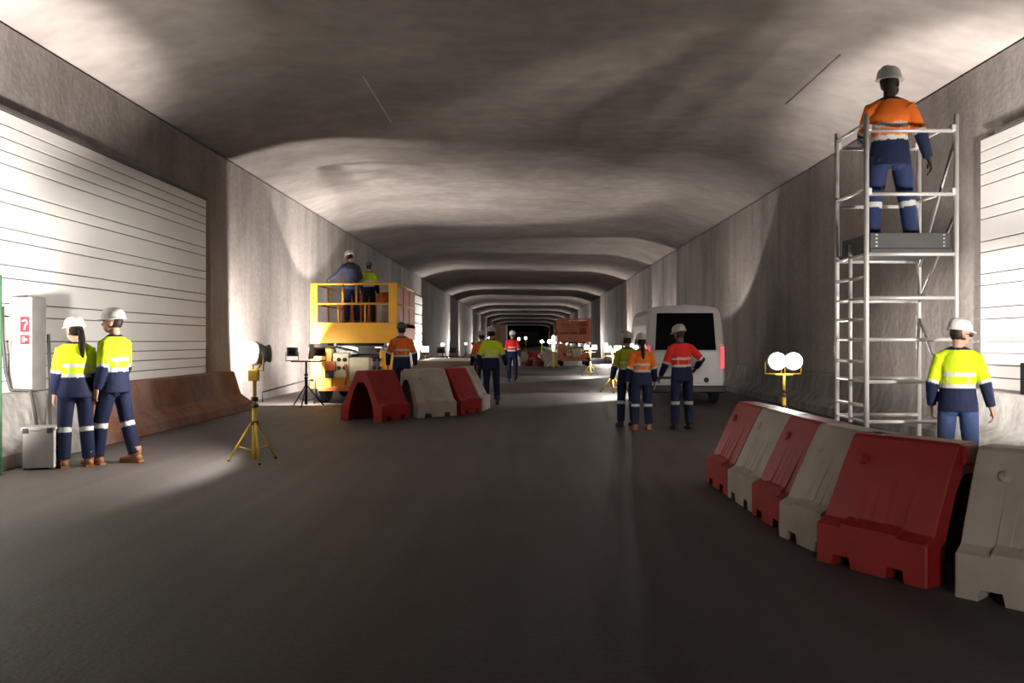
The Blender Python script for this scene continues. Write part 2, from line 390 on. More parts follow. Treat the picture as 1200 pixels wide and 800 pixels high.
# rows of lamps down the tunnel, each turned away from the camera and up at its wall
ROW = [(-4.45, 26.0, 1500, (0.12, .12, 1), 112), (4.4, 26.2, 420, (-.13, .35, .9), 136),
       (5.4, 39.0, 350, (0.1, 1, .2), 172), (5.4, 46.0, 450, (0.1, -1, .25), 172), (-5.4, 55.5, 900, (-.1, -1, .25), 172), (5.4, 57.5, 900, (.1, -1, .25), 172),
       (-5.4, 77, 900, (-.1, -1, .25), 172), (5.4, 78, 900, (.1, -1, .25), 172), (-5.4, 87, 500, (-.1, 1, .25), 172), (5.4, 90, 500, (.1, 1, .25), 172),
       (-5.4, 110, 900, (-.1, -1, .25), 172), (5.4, 111, 900, (.1, -1, .25), 172), (-5.4, 130, 700, (-.1, -1, .25), 172), (5.4, 131, 700, (.1, -1, .25), 172),
       (-5.4, 150, 500, (-.1, -1, .25), 172), (5.4, 152, 500, (.1, -1, .25), 172), (-5.4, 176, 350, (-.1, -1, .25), 172), (5.4, 178, 350, (.1, -1, .25), 172),
       (-5.4, 208, 260, (-.1, -1, .25), 172), (5.4, 210, 260, (.1, -1, .25), 172), (-5.4, 250, 160, (-.1, -1, .25), 172), (5.4, 252, 160, (.1, -1, .25), 172)]
names = ['first', 'second', 'third', 'fourth', 'fifth', 'sixth', 'seventh', 'eighth', 'ninth', 'tenth', 'eleventh', 'twelfth']
cl = cr = 0
for x, y, e, aim, ang in ROW:
    s_ = 'left' if x < 0 else 'right'
    if x < 0: k_ = cl; cl += 1
    else: k_ = cr; cr += 1
    ex = (((-1, -.05, .35), 1100, 116, .2),) if (x, y) == (-4.45, 26.0) else ()
    tripod_lamp('wall-washing tripod lamp, %s one down the %s side beyond the van' % (names[k_], s_), (x, y, 0), 1.3, aim, e, 1, yaw=0.3, body='dark', head='dark', lens='lens', angle=ang, extra=ex)
# two beside the camera, outside the frame
tripod_lamp('tripod lamp outside the left edge of the view, lighting the white cladding', (-4.9, 5.6, 0), 1.4, (-.25, .7, .62), 1300, 2, 0.36, body='lamp_y', head='dark', soft=0.25, blend=0.8, angle=50,
            extra=(((-.50, 1, .05), 9500, 44, 0.5), ((-.34, .94, .6), 6500, 27, 0.7)))
tripod_lamp('tripod lamp outside the right edge of the view, lighting the scaffold', (5.2, 4.8, 0), 1.4, (0.18, .7, .62), 2000, 3, 0.36, body='lamp_y', head='dark', soft=0.25, blend=0.8, angle=50,
            extra=(((.38, .93, -.03), 20000, 33, 0.35), ((-.17, 1, .15), 1300, 48, 0.35), ((.2, .98, .43), 8000, 25, 0.7)))

tripod_lamp('added fill lamp on a tripod behind the camera, turned low towards the barrier row', (2.0, -2.5, 0), 1.45, (0.13, 1, -0.22), 520, 1, body='lamp_y', head='dark', soft=0.3, blend=0.8, angle=32)  # added fill light, unseen, brightens the fronts of the right barriers

# ------------------------------------------------------------------ water filled road barriers
BL = 0.82
def barrier_mesh(t0=0.0, t1=0.0):
    mb = MB()
    e = 0.012
    S = [(0.0, 0, .25, .02), (0.012, 0, .262, 0), (.13, 0, .262, 0), (.145, .07, .262, 0), (.20, .07, .262, 0), (.205, .07, .285, 0.0), (.265, .07, .285, 0), (.28, 0, .285, 0),
         (.285, 0, .285, 0.005), (.30, 0, .285, 0.006), (.335, 0, .285, 0.006), (.345, 0, .285, 0), (.375, 0, .285, 0), (.385, 0, .285, 0.006), (.43, 0, .285, .006), (.44, 0, .285, 0), (.475, 0, .285, 0),
         (.485, 0, .285, .006), (.52, 0, .285, .006), (.53, 0, .285, 0),
         (.54, 0, .285, 0), (.55, .075, .285, 0), (.61, .075, .285, 0), (.615, .075, .262, 0), (.66, .075, .262, 0), (.67, 0, .262, 0), (.808, 0, .262, 0), (.82, 0, .25, .02)]
    rings = []
    for x, b, ft, ins in S:
        tz = 0.86 if ins < 0.02 else 0.85
        eo = 0.012 if ins >= 0.02 else 0.0
        ci = 0.0 if ins >= 0.02 else ins
        out = [(-.45 + eo, b), (-.45 + eo, ft), (-.415 + eo + 0.0, ft + .02), (-.375 + ci + eo, ft + .045), (-.20 + eo, .68), (-.115 + eo, .84), (-.09, tz), (0, tz)]
        out = out + [(-y, z) for y, z in out[-2::-1]]
        inn = [(-.27, b), (-.27, .12), (-.255, .2), (-.235, .3), (-.14, .55), (-.08, .64), (-.05, .66), (0, .665)]
        inn = inn + [(-y, z) for y, z in inn[-2::-1]]
        rings.append([(x - BL / 2, y, z) for y, z in out] + [(x - BL / 2, y, z) for y, z in inn[::-1]])
    n = len(rings[0]); m_ = n // 2
    vs = [(q[0] * (1 - (t0 if q[0] < 0 else t1) * (q[1] + 0.45) / 0.9), q[1], q[2]) for r in rings for q in r]; fs = []
    for i in range(len(rings) - 1):
        for k in range(n):
            fs.append((i * n + k, i * n + (k + 1) % n, (i + 1) * n + (k + 1) % n, (i + 1) * n + k))
    for base in (0, (len(rings) - 1) * n):
        for k in range(m_ - 1):
            fs.append((base + k, base + k + 1, base + n - 2 - k, base + n - 1 - k))
    mb.add(vs, fs); return mb
bar_me = {}
def barrier_data(key, t0, t1):      # splay of the two ends, so that a bent row closes
    if (key, t0, t1) not in bar_me:
        me = barrier_mesh(t0, t1).mesh('barrier_body'); me.materials.append(M[key]); bar_me[key, t0, t1] = me
    return bar_me[key, t0, t1]
def road_barrier(label, key, p0, p1, scale=1.0, t0=0.0, t1=0.0):
    """p0 -> p1: the front foot line, camera on the -normal side"""
    p0 = V((*p0, 0)); p1 = V((*p1, 0)); d = (p1 - p0).normalized(); nrm = V((-d.y, d.x, 0))
    c = (p0 + p1) / 2 + nrm * 0.45 * scale
    t = thing('road_barrier', label, 'barrier', c, math.atan2(d.y, d.x)); t.scale = (scale,) * 3
    o = bpy.data.objects.new('body', barrier_data(key, t0, t1)); COL.objects.link(o); o.parent = t
    b = o.modifiers.new('bevel', 'BEVEL'); b.width = 0.007; b.segments = 2; b.limit_method = 'ANGLE'; b.angle_limit = 0.5
    MB().box((BL / 2 * (1 - t1 / 2), 0, 0.785), (0.055, 0.17, 0.13)).build('connector_lug', M[key], t, bevel=0.02)
    for sx, sy in ((-0.22, -1),):
        MB().lathe([(0.0, 0.02), (0.016, 0.02), (0.024, 0.012), (0.034, 0.012), (0.038, 0.0), (0.038, -0.02)][::-1], (sx, sy * 0.195, 0.70), (0, sy * 0.93, 0.38), 14).build('filler_cap', M[key], t)
    return t
RB = 'right row of road barriers'
B = [(1.93, 9.12), (1.945, 8.27), (1.95, 7.42), (1.96, 6.58), (2.0, 5.93)]
def seg(a, ang): return a, (a[0] + BL * math.cos(ang), a[1] + BL * math.sin(ang))
R_ = math.radians
road_barrier('red plastic road barrier at the far end of the right row, nearest the van', 'red', *seg((1.93, 9.12), R_(-88)))
road_barrier('off-white plastic road barrier between the two furthest red ones of the right row', 'white_pl', *seg((1.955, 8.28), R_(-88)))
road_barrier('red plastic road barrier in the middle of the right row, between two off-white ones', 'red', *seg((1.965, 7.43), R_(-87)))
road_barrier('off-white plastic road barrier left of the largest red one in the right row', 'white_pl', *seg((1.955, 6.60), R_(-79)), t1=0.3)
road_barrier('largest red plastic road barrier at the lower right with its hollow end showing', 'red', *seg((1.99, 5.86), R_(-58)), t0=0.3)
road_barrier('off-white plastic road barrier at the bottom right corner', 'white_pl', *seg((2.52, 5.02), R_(-49)))
# centre group
def cbar(label, key, c, ang):
    c = V((*c, 0)); d = V((math.cos(ang), math.sin(ang), 0)); nrm = V((-d.y, d.x, 0))
    a = c - d * BL / 2 - nrm * 0.45; b = c + d * BL / 2 - nrm * 0.45
    return road_barrier(label, key, a[:2], b[:2])
def segc(label, key, a, ang, sc, t0=0.3, t1=0.3): road_barrier(label, key, a, (a[0] + BL * sc * math.cos(ang), a[1] + BL * sc * math.sin(ang)), sc, t0, t1)
segc('dark red plastic road barrier with arched hollow end left of the centre group', 'red', (-2.68, 15.9), R_(62), 1.1, 0, 0)
segc('grey-white plastic road barrier in the centre group, between two red ones', 'white_pl', (-2.10, 16.74), R_(38), 1.1, 0)
segc('dusty red plastic road barrier at the right of the centre group', 'red', (-1.31, 17.44), R_(65), 1.1)
segc('white lit plastic road barrier at the back of the centre group', 'white_pl', (-0.90, 18.42), R_(84), 1.1)
# far group
cbar('small far red road barrier beyond the worker in a red shirt', 'red', (0.52, 52.2), R_(70))
cbar('small far grey road barrier left of the glowing light mast', 'white_pl', (1.5, 52.3), R_(4))
cbar('small far white road barrier behind the worker in a red shirt', 'white_pl', (-0.3, 53.0), R_(40))
cbar('tiny far red road barrier right behind the worker in a red shirt', 'red', (-0.1, 55.2), R_(10))

# ------------------------------------------------------------------ scaffold tower
sx0, sx1, sy0, sy1 = 3.63, 4.585, 9.09, 9.95
t = thing('scaffold_tower', 'pale aluminium mobile scaffold tower by the right wall', 'scaffold', ((sx0 + sx1) / 2, (sy0 + sy1) / 2, 0))
o_ = V(((sx0 + sx1) / 2, (sy0 + sy1) / 2, 0)); hx, hy = (sx1 - sx0) / 2, (sy1 - sy0) / 2
RZ = [.22, .645, 1.07, 1.52, 1.965, 2.43, 3.07, 3.745]
for x in (-hx, hx):
    for y in (-hy, hy):
        pst = MB().tube((x, y, 0.16), (x, y, 3.92), 0.027, 12).build('post', M['alu'], t)
        wh = MB().lathe([(0.03, -0.025), (0.078, -0.025), (0.085, -0.012), (0.085, 0.012), (0.078, 0.025), (0.03, 0.025)], (x, y, 0.085), (1, 0, 0), 16)
        wh.build('castor', M['dark'], t); MB().box((x, y, 0.155), (0.06, 0.06, 0.05)).build('castor_fork', M['steel'], pst)
for y in (-hy, hy):
    for z in RZ:
        MB().tube((-hx, y, z), (hx, y, z), 0.021, 10).build('rung', M['alu'], t)
for x in (-hx, hx):
    zs = (0.81, 1.28, 1.74, 2.19, 3.13, 3.83) if x < 0 else (3.13, 3.83)
    for z in zs:
        MB().tube((x, -hy, z), (x, hy, z), 0.02, 10).build('side_rail', M['alu'], t)
MB().tube((-hx, 0.02, 0.6), (-hx, 0.02, 2.58), 0.022, 10).build('ladder_stile', M['alu'], t)
for z in (0.645, 1.07, 1.52, 1.965, 2.43):
    MB().tube((-hx, -hy, z), (-hx, hy, z), 0.014, 8).build('ladder_rung', M['alu'], t)
for a, b in (((hx, -hy, 3.7), (hx, hy, 2.35)), ((hx, hy, 1.78), (hx, -hy, 0.7)), ((hx, -hy, 2.9), (hx, hy, 1.95))):
    MB().tube(a, b, 0.018, 8).build('brace', M['steel'], t)
MB().box((0, 0, 2.465), (2 * hx - 0.08, 2 * hy + 0.02, 0.05)).build('platform', M['grey_dark'], t, bevel=0.005)
for y in (-hy + 0.035, hy - 0.035):
    tb = MB().box((0.0, y, 2.575), (2 * hx - 0.10, 0.022, 0.17)).build('toe_board', M['grey_dark'], t, bevel=0.004)
    rv = MB()
    for x in (-0.36, 0.36):
        for z in (2.52, 2.56, 2.6, 2.64): rv.box((x, y - 0.012, z), (0.02, 0.008, 0.015))
    rv.build('rivets', M['steel'], tb)
for x in (-hx + 0.06, hx - 0.06):
    MB().box((x, 0, 2.575), (0.022, 2 * hy - 0.12, 0.17)).build('toe_board', M['grey_dark'], t, bevel=0.004)
for y in (-hy, hy):
    for x in (-hx, hx):
        for z in (3.07, 3.745): MB().box((x + (0.03 if x < 0 else -0.03), y, z + 0.03), (0.045, 0.05, 0.07)).build('clamp', M['alu'], t, bevel=0.008)
t.location = o_

# ------------------------------------------------------------------ people
def remesh(mb, voxel, smooth=2):
    me = mb.mesh('tmp'); ob = bpy.data.objects.new('tmp', me); COL.objects.link(ob)
    r = ob.modifiers.new('r', 'REMESH'); r.mode = 'VOXEL'; r.voxel_size = voxel
    if smooth:
        s = ob.modifiers.new('s', 'SMOOTH'); s.factor = 0.5; s.iterations = smooth
    dg = bpy.context.evaluated_depsgraph_get(); dg.update()
    out = bpy.data.meshes.new_from_object(ob.evaluated_get(dg), depsgraph=dg)
    bpy.data.objects.remove(ob); bpy.data.meshes.remove(me)
    out.polygons.foreach_set('use_smooth', [True] * len(out.polygons))
    return out

def paint(me, fn):
    a = me.color_attributes.new('tone', 'FLOAT_COLOR', 'POINT')
    buf = []
    for v in me.vertices:
        c = fn(v.co); buf += [c[0], c[1], c[2], 1.0]
    a.data.foreach_set('color', buf)

def seg_t(p, a, b):
    d = b - a; t = max(0, min(1, (p - a).dot(d) / d.dot(d))); return t, (p - (a + d * t)).length

HI = {'yellow': (0.62, 0.80, 0.015), 'orange': (0.82, 0.17, 0.02), 'red': (0.72, 0.03, 0.03), 'navy': (0.014, 0.019, 0.055), 'slate': (0.05, 0.058, 0.095), 'lime': (0.40, 0.46, 0.02)}
NAVY = (0.009, 0.0135, 0.043); TAPE = (0.62, 0.62, 0.58)
def dirv(d): return V(d).normalized()

def person(label, loc, yaw, hat_z, top='yellow', skin=(0.50, 0.29, 0.20), female=False, lean=0.0, side=0.0, twist=0.0, head=(0, 0),
           armL=((-0.25, 0.05, -1), (-0.1, 0.2, -1)), armR=((0.25, 0.05, -1), (0.1, 0.2, -1)), legL=((-0.06, 0.0, -1), (-0.03, -0.03, -1)), legR=((0.06, 0, -1), (0.03, -0.03, -1)),
           helmet='helmet', hair='short', boots='boot_tan', trouser=NAVY, voxel=0.009, curl=0.5, glasses=False, knee_band=True, grip=(None, None)):
    t = thing('person', label, 'person', loc, yaw)
    up = V((0, 0, 1)); Rl = Matrix.Rotation(-lean, 3, 'X') @ Matrix.Rotation(side, 3, 'Y')
    up = Rl @ up
    Rt = Rl @ Matrix.Rotation(twist, 3, 'Z')
    rt = Rt @ V((1, 0, 0)); fw = Rt @ V((0, 1, 0))
    wd = 0.90 if female else 1.0
    # joints about the pelvis
    C = V((0, 0, 0)); hipw = 0.092
    J = {}
    for s, k, lg in ((-1, 'L', legL), (1, 'R', legR)):
        J['hip' + k] = C + V((s * hipw, 0, -0.02)); J['knee' + k] = J['hip' + k] + dirv(lg[0]) * 0.43; J['ank' + k] = J['knee' + k] + dirv(lg[1]) * 0.41
    minz = min(J['ankL'].z, J['ankR'].z) - 0.085
    waist = C + up * 0.16; chest = C + up * 0.36; neckb = C + up * 0.535; shc = C + up * 0.438
    for s, k, ar in ((-1, 'L', armL), (1, 'R', armR)):
        J['sh' + k] = shc + rt * s * 0.168 * wd
        J['el' + k] = J['sh' + k] + dirv(ar[0]) * 0.285; J['wr' + k] = J['el' + k] + dirv(ar[1]) * 0.25
    hy_, hp = head
    Rh = Rt @ Matrix.Rotation(hy_, 3, 'Z') @ Matrix.Rotation(hp, 3, 'X')
    hc = C + up * 0.575 + Rh @ V((0, 0.025, 0.11))
    H = lambda x, y, z: hc + Rh @ (V((x, y, z)) * 1.07)
    # scale so that the helmet top reaches hat_z
    sc = hat_z / ((hc + Rh @ V((0, 0, 0.155))).z - minz)
    # ---- body (one continuous skin)
    b = MB()
    b.loft([C - up * 0.09, C, waist, chest, C + up * 0.47, C + up * 0.53], [(0.13 * wd, 0.09), (0.16, 0.115), (0.135 * wd, 0.095), (0.165 * wd, 0.11), (0.12 * wd, 0.08), (0.06, 0.05)], 18, ref=rt)
    b.loft([C + up * 0.47, C + up * 0.54, H(0, -0.02, -0.06)], [0.066, 0.056, 0.055], 12)
    b.ball(H(0, -0.01, 0.02), (0.082, 0.105, 0.118), 18, 12, Rh)
    b.ball(H(0, 0.03, -0.06), (0.06, 0.066, 0.06), 14, 10, Rh)
    b.ball(H(0, 0.098, -0.022), (0.014, 0.022, 0.024), 8, 6, Rh); b.ball(H(0, 0.078, 0.015), (0.06, 0.02, 0.012), 10, 6, Rh)
    b.ball(H(0, 0.086, -0.062), (0.024, 0.011, 0.011), 8, 6, Rh)
    for s in (-1, 1): b.ball(H(s * 0.077, -0.005, -0.015), (0.012, 0.022, 0.033), 8, 6, Rh)
    for s, k in ((-1, 'L'), (1, 'R')):
        b.loft([J['hip' + k] + V((0, 0, 0.02)), J['hip' + k].lerp(J['knee' + k], 0.4), J['knee' + k], J['knee' + k].lerp(J['ank' + k], 0.3), J['ank' + k]], [0.088, 0.078, 0.056, 0.057, 0.038], 14)
        b.loft([J['ank' + k] + V((0, -0.03, -0.03)), J['ank' + k] + V((0, 0.05, -0.045)), J['ank' + k] + V((0, 0.15, -0.06))], [(0.036, 0.036), (0.04, 0.035), (0.034, 0.02)], 10, ref=(1, 0, 0))
        b.loft([shc + rt * s * 0.09, J['sh' + k], J['sh' + k].lerp(J['el' + k], 0.5), J['el' + k], J['el' + k].lerp(J['wr' + k], 0.3), J['wr' + k]], [0.052, 0.052, 0.046, 0.038, 0.039, 0.026], 12)
        ar = armL if k == 'L' else armR
        d = dirv(ar[1]); g = grip[0 if k == 'L' else 1]
        # palm faces the thigh; the thumb leads forward
        n_ = V((-s, 0, 0)) if g is None else V(g); n_ = (n_ - d * n_.dot(d)).normalized()
        th = V((0, 1, 0)); th = th - d * th.dot(d) - n_ * th.dot(n_); th = th.normalized() if th.length > 0.05 else d.cross(n_)
        W = J['wr' + k]
        b.loft([W - d * 0.02, W + d * 0.02, W + d * 0.06, W + d * 0.098], [(0.026, 0.02), (0.034, 0.019), (0.041, 0.017), (0.038, 0.014)], 12, ref=th)
        for j, ln in enumerate((0.072, 0.082, 0.076, 0.060)):
            a0 = W + d * 0.09 + th * (0.029 - j * 0.0195)
            c1 = curl * (0.9 + 0.12 * j); d1 = d * math.cos(c1) + n_ * math.sin(c1); d2 = d * math.cos(2.1 * c1) + n_ * math.sin(2.1 * c1)
            a1 = a0 + d1 * ln * 0.52; a2 = a1 + d2 * ln * 0.48
            b.loft([a0 - d * 0.015, a0, a1, a2], [0.0105, 0.0105, 0.0098, 0.0085], 8)
        a0 = W + d * 0.03 + th * 0.03; a1 = a0 + (d * 0.75 + th * 0.65 + n_ * 0.25).normalized() * 0.045; a2 = a1 + (d * 0.9 + th * 0.2 + n_ * 0.4).normalized() * 0.032
        b.loft([a0 - th * 0.02, a0, a1, a2], [0.014, 0.014, 0.011, 0.009], 8)
    vx = voxel / sc
    me = remesh(b, min(vx, 0.009), 1)
    eyes = [H(s * 0.031, 0.087, 0.0) for s in (-1, 1)]; mouth = H(0, 0.098, -0.062)
    hairy = hair in ('short', 'tail')
    def skincol(p):
        q = Rh.transposed() @ (p - hc)
        if (p - hc).length < 0.17:
            for e_ in eyes:
                if (p - e_).length < 0.013: return (0.03, 0.02, 0.015)
            if (p - mouth).length < 0.02 and abs(q.z + 0.062) < 0.007: return (skin[0] * 0.8, skin[1] * 0.45, skin[2] * 0.45)
            if hairy and q.z > -0.06 and q.y < 0.02 - 0.25 * (q.z + 0.06) and abs(q.x) < 0.076 and not (abs(q.x) > 0.07 and q.y > -0.03): return (0.02, 0.012, 0.008)
            if q.y > 0.075 and 0.016 < q.z < 0.026 and abs(q.x) > 0.012 and abs(q.x) < 0.055: return tuple(c * 0.3 for c in skin)
        return skin
    paint(me, skincol); me.materials.append(M['skin'])
    off = V((0, 0, -minz))
    def put(name, me_, parent=t):
        me_.transform(Matrix.Scale(sc, 4) @ Matrix.Translation(off)); me_.name = name
        o = bpy.data.objects.new(name, me_); COL.objects.link(o); o.parent = parent; return o
    put('body', me)
    # ---- shirt
    s_ = MB(); e = 0.022
    s_.loft([C - up * 0.115, C - up * 0.03, waist, C + up * 0.26, chest, C + up * 0.45, C + up * 0.515, C + up * 0.545],
            [(0.196, 0.152), (0.188, 0.144), (0.160 * wd + 0.004, 0.124), (0.172 * wd, 0.132), (0.184 * wd, 0.136), (0.150 * wd, 0.108), (0.092 * wd, 0.084), (0.068, 0.068)], 22, ref=rt)
    for s, k in ((-1, 'L'), (1, 'R')):
        s_.loft([C + up * 0.515 + rt * s * 0.03, C + up * 0.475 + rt * s * 0.11 * wd, J['sh' + k] + rt * s * 0.012 - up * 0.015], [0.055, 0.058, 0.066], 12)
        s_.loft([shc + rt * s * 0.08, J['sh' + k] + up * 0.0, J['sh' + k].lerp(J['el' + k], 0.5), J['el' + k], J['el' + k].lerp(J['wr' + k], 0.5), J['el' + k].lerp(J['wr' + k], 0.93)],
                [0.07, 0.078, 0.070, 0.062, 0.055, 0.046], 14)
    ms = remesh(s_, max(vx, 0.01), 3)
    base = HI[top]; low = NAVY if top not in ('navy', 'slate') else HI[top]
    plain = top in ('navy', 'slate')
    def shirtcol(p):
        best = (9, None, 0)
        for k in 'LR':
            t1, d1 = seg_t(p, J['sh' + k], J['el' + k]); t2, d2 = seg_t(p, J['el' + k], J['wr' + k])
            if d1 - 0.075 < best[0]: best = (d1 - 0.075, 'a', t1 * 0.53)
            if d2 - 0.055 < best[0]: best = (d2 - 0.055, 'a', 0.53 + t2 * 0.47)
        u = (p - C).dot(up); lx = (p - C).dot(rt); ly = (p - C).dot(fw)
        axis_d = math.sqrt((lx / 1.38) ** 2 + ly ** 2) - 0.13
        if plain: return base
        if axis_d <= best[0] or best[2] < 0.10:
            if u > 0.522: return NAVY
            if u < 0.125: return low
            if u < 0.165 or 0.245 < u < 0.285: return TAPE
            if 0.085 < abs(lx) < 0.105 and u < 0.3: return tuple(0.6 * a + 0.4 * b for a, b in zip(base, TAPE))
            return base
        a = best[2]
        if a > 0.50: return low
        if a > 0.44: return TAPE
        return base
    paint(ms, shirtcol); ms.materials.append(M['cloth']); put('shirt', ms)
    # ---- trousers
    tr = MB()
    tr.loft([C - up * 0.12, C - up * 0.05, C + up * 0.02, C + up * 0.10], [(0.14, 0.10), (0.172, 0.128), (0.168, 0.125), (0.152, 0.112)], 20, ref=(1, 0, 0))
    for k in 'LR':
        tr.loft([J['hip' + k] + V((0, 0, 0.0)), J['hip' + k].lerp(J['knee' + k], 0.35), J['knee' + k], J['knee' + k].lerp(J['ank' + k], 0.5), J['knee' + k].lerp(J['ank' + k], 0.96)], [0.098, 0.094, 0.081, 0.078, 0.073], 16)
    for s in (-1, 1): tr.ball(C + V((s * 0.07, -0.04, -0.075)), (0.09, 0.09, 0.10), 12, 8)
    mt = remesh(tr, max(vx, 0.01), 3)
    def trcol(p):
        if knee_band:
            for k in 'LR':
                t_, d_ = seg_t(p, J['knee' + k], J['ank' + k])
                if d_ < 0.115 and 0.04 < t_ < 0.17: return TAPE
        return trouser
    paint(mt, trcol); mt.materials.append(M['cloth']); put('trousers', mt)
    # ---- boots
    for k in 'LR':
        A = J['ank' + k]; bo = MB()
        bo.loft([A + V((0, -0.005, 0.10)), A + V((0, -0.005, 0.03)), A + V((0, 0.0, -0.02))], [(0.058, 0.062), (0.054, 0.06), (0.052, 0.066)], 14, ref=(1, 0, 0))
        bo.loft([A + V((0, -0.075, -0.042)), A + V((0, -0.05, -0.035)), A + V((0, 0.03, -0.03)), A + V((0, 0.11, -0.043)), A + V((0, 0.175, -0.052)), A + V((0, 0.195, -0.056))], [(0.02, 0.03), (0.042, 0.045), (0.046, 0.048), (0.05, 0.038), (0.044, 0.028), (0.02, 0.018)], 14, ref=(1, 0, 0))
        bo.prism([(-0.045, -0.08), (0.045, -0.08), (0.05, 0.1), (0.045, 0.17), (0.02, 0.205), (-0.02, 0.205), (-0.045, 0.17), (-0.05, 0.1)], -0.085, -0.062, lambda u, a, c: A + V((a, c, u)))
        mb_ = bo.mesh('boot'); mb_.materials.append(M[boots]); put('boot', mb_)
    # ---- helmet with peak, rim and crown ridge
    if helmet:
        hb = MB(); rows = []
        n = 28; hr = Matrix.Rotation(-0.08, 3, 'X')
        prof = [(1.10, 0.000), (1.12, 0.006), (1.04, 0.012), (1.02, 0.03), (0.97, 0.062), (0.83, 0.092), (0.6, 0.112), (0.3, 0.122), (0.02, 0.124)]
        for i, (r, z) in enumerate(prof):
            for k in range(n):
                a = 2 * math.pi * k / n; x = 0.098 * r * math.cos(a); y = 0.121 * r * math.sin(a)
                if i < 2: y += 0.045 * max(0, math.sin(a)) ** 2
                zz = z + (0.007 if (i > 3 and abs(x) < 0.022) else 0)
                rows.append(H(*(hr @ V((x, y - 0.012, zz + 0.032)))))
        fs = [(i * n + k, i * n + (k + 1) % n, (i + 1) * n + (k + 1) % n, (i + 1) * n + k) for i in range(len(prof) - 1) for k in range(n)]
        fs += [tuple(range((len(prof) - 1) * n, len(prof) * n)), tuple(range(n))[::-1]]
        hb.add(rows, fs, True); mh = hb.mesh('helmet'); mh.materials.append(M[helmet]); put('helmet', mh)
    if hair == 'tail':
        hb = MB().loft([H(0, -0.09, 0.01), H(0, -0.135, -0.02), H(0, -0.145, -0.10), H(0.005, -0.14, -0.20), H(0.01, -0.135, -0.29), H(0.01, -0.13, -0.33)], [0.022, 0.034, 0.04, 0.036, 0.022, 0.006], 12)
        hb.ball(H(0, -0.03, 0.0), (0.082, 0.09, 0.085), 14, 10, Rh)
        mh = hb.mesh('ponytail'); mh.materials.append(M['hair']); put('ponytail', mh)
    if glasses:
        gb = MB()
        for s in (-1, 1):
            gb.ball(H(s * 0.036, 0.097, 0.0), (0.034, 0.012, 0.022), 12, 8, Rh); gb.tube(H(s * 0.068, 0.085, 0.005), H(s * 0.086, -0.01, 0.0), 0.005, 6)
        gb.ball(H(0.06, 0.075, 0.0), (0.024, 0.024, 0.02), 10, 6, Rh); gb.ball(H(-0.06, 0.075, 0.0), (0.024, 0.024, 0.02), 10, 6, Rh)
        mh = gb.mesh('safety_glasses'); mh.materials.append(M['dark']); put('safety_glasses', mh)
    return t

dark_skin = (0.045, 0.025, 0.018)
P = at(88.5, 547); person('woman in yellow and navy work clothes with a long dark ponytail, by the left wall', P, R_(38), 1.79, 'yellow', female=True, hair='tail', head=(0.35, -0.05), voxel=0.007,
       armL=((-0.20, 0.0, -1), (-0.06, 0.15, -1)), armR=((0.2, -0.05, -1), (0.1, 0.25, -1)), legL=((-0.05, 0.05, -1), (-0.02, -0.02, -1)), legR=((0.05, -0.02, -1), (0.06, -0.08, -1)))
P = at(134.5, 543); person('man in yellow and navy work clothes to the right of the woman with the ponytail', P, R_(78), 1.90, 'yellow', head=(0.3, 0.0), voxel=0.007,
       armL=((-0.2, -0.05, -1), (-0.02, 0.3, -1)), armR=((0.25, 0.1, -1), (0.0, 0.45, -1)), legL=((-0.05, 0.22, -1), (-0.03, 0.10, -1)), legR=((0.06, -0.16, -1), (0.03, -0.26, -1)))
# on the tower platform (top of the boards 2.49)
person('worker in orange and navy standing on the scaffold tower platform', (4.03, 9.45, 2.49), R_(-12), 2.04, 'orange', skin=dark_skin, head=(-0.6, 0.15), voxel=0.007, trouser=(0.022, 0.035, 0.095), boots='boot_dark',
       armL=((-0.1, 0.8, -0.6), (0.1, 1, -0.1)), armR=((0.42, -0.05, -1), (0.35, 0.25, -1)), legL=((-0.12, 0.02, -1), (-0.05, -0.05, -1)), legR=((0.16, 0.05, -1), (0.12, -0.06, -1)), twist=-0.1)
person('worker in yellow with white helmet and dark glasses, back turned, beside the scaffold tower', (4.33, 8.55, 0), R_(-24), 1.72, 'yellow', head=(-0.9, -0.06), glasses=True, voxel=0.007, trouser=(0.045, 0.07, 0.17),
       armL=((-0.28, -0.05, -1), (0.0, 0.3, -1)), armR=((0.32, -0.08, -1), (0.22, 0.1, -1)), lean=0.03)
FV = 0.011
person('worker in an orange shirt and white helmet seen from behind, right of the yellow lift', (-2.82, 19.4, 0), R_(8), 1.93, 'orange', voxel=FV, helmet='helmet_d', boots='boot_dark', armL=((-0.4, 0.05, -1), (-0.05, 0.3, -1)), armR=((0.4, 0.05, -1), (0.05, 0.2, -1)))
person('worker in a yellow vest walking away beside the centre barriers', (-0.82, 20.5, 0), R_(4), 1.86, 'yellow', voxel=FV, helmet='helmet_g', boots='boot_dark', skin=(0.25, 0.14, 0.1),
       legL=((-0.05, 0.15, -1), (-0.02, -0.08, -1)), legR=((0.05, -0.12, -1), (0.05, -0.25, -1)), armL=((-0.4, 0.0, -1), (-0.2, 0.2, -1)), armR=((0.42, -0.05, -1), (0.25, 0.2, -1)), knee_band=False)
person('worker in an orange shirt half hidden behind the one in a yellow vest', (-1.15, 22.4, 0), R_(5), 1.78, 'orange', voxel=FV, helmet='helmet_g', boots='boot_dark', knee_band=False)
person('worker in a red shirt and white helmet walking towards the camera, mid tunnel', (-0.5, 32, 0), R_(176), 1.90, 'red', voxel=0.013, boots='boot_dark', legL=((-0.05, 0.15, -1), (-0.02, -0.05, -1)), legR=((0.05, -0.1, -1), (0.03, -0.2, -1)), knee_band=False)
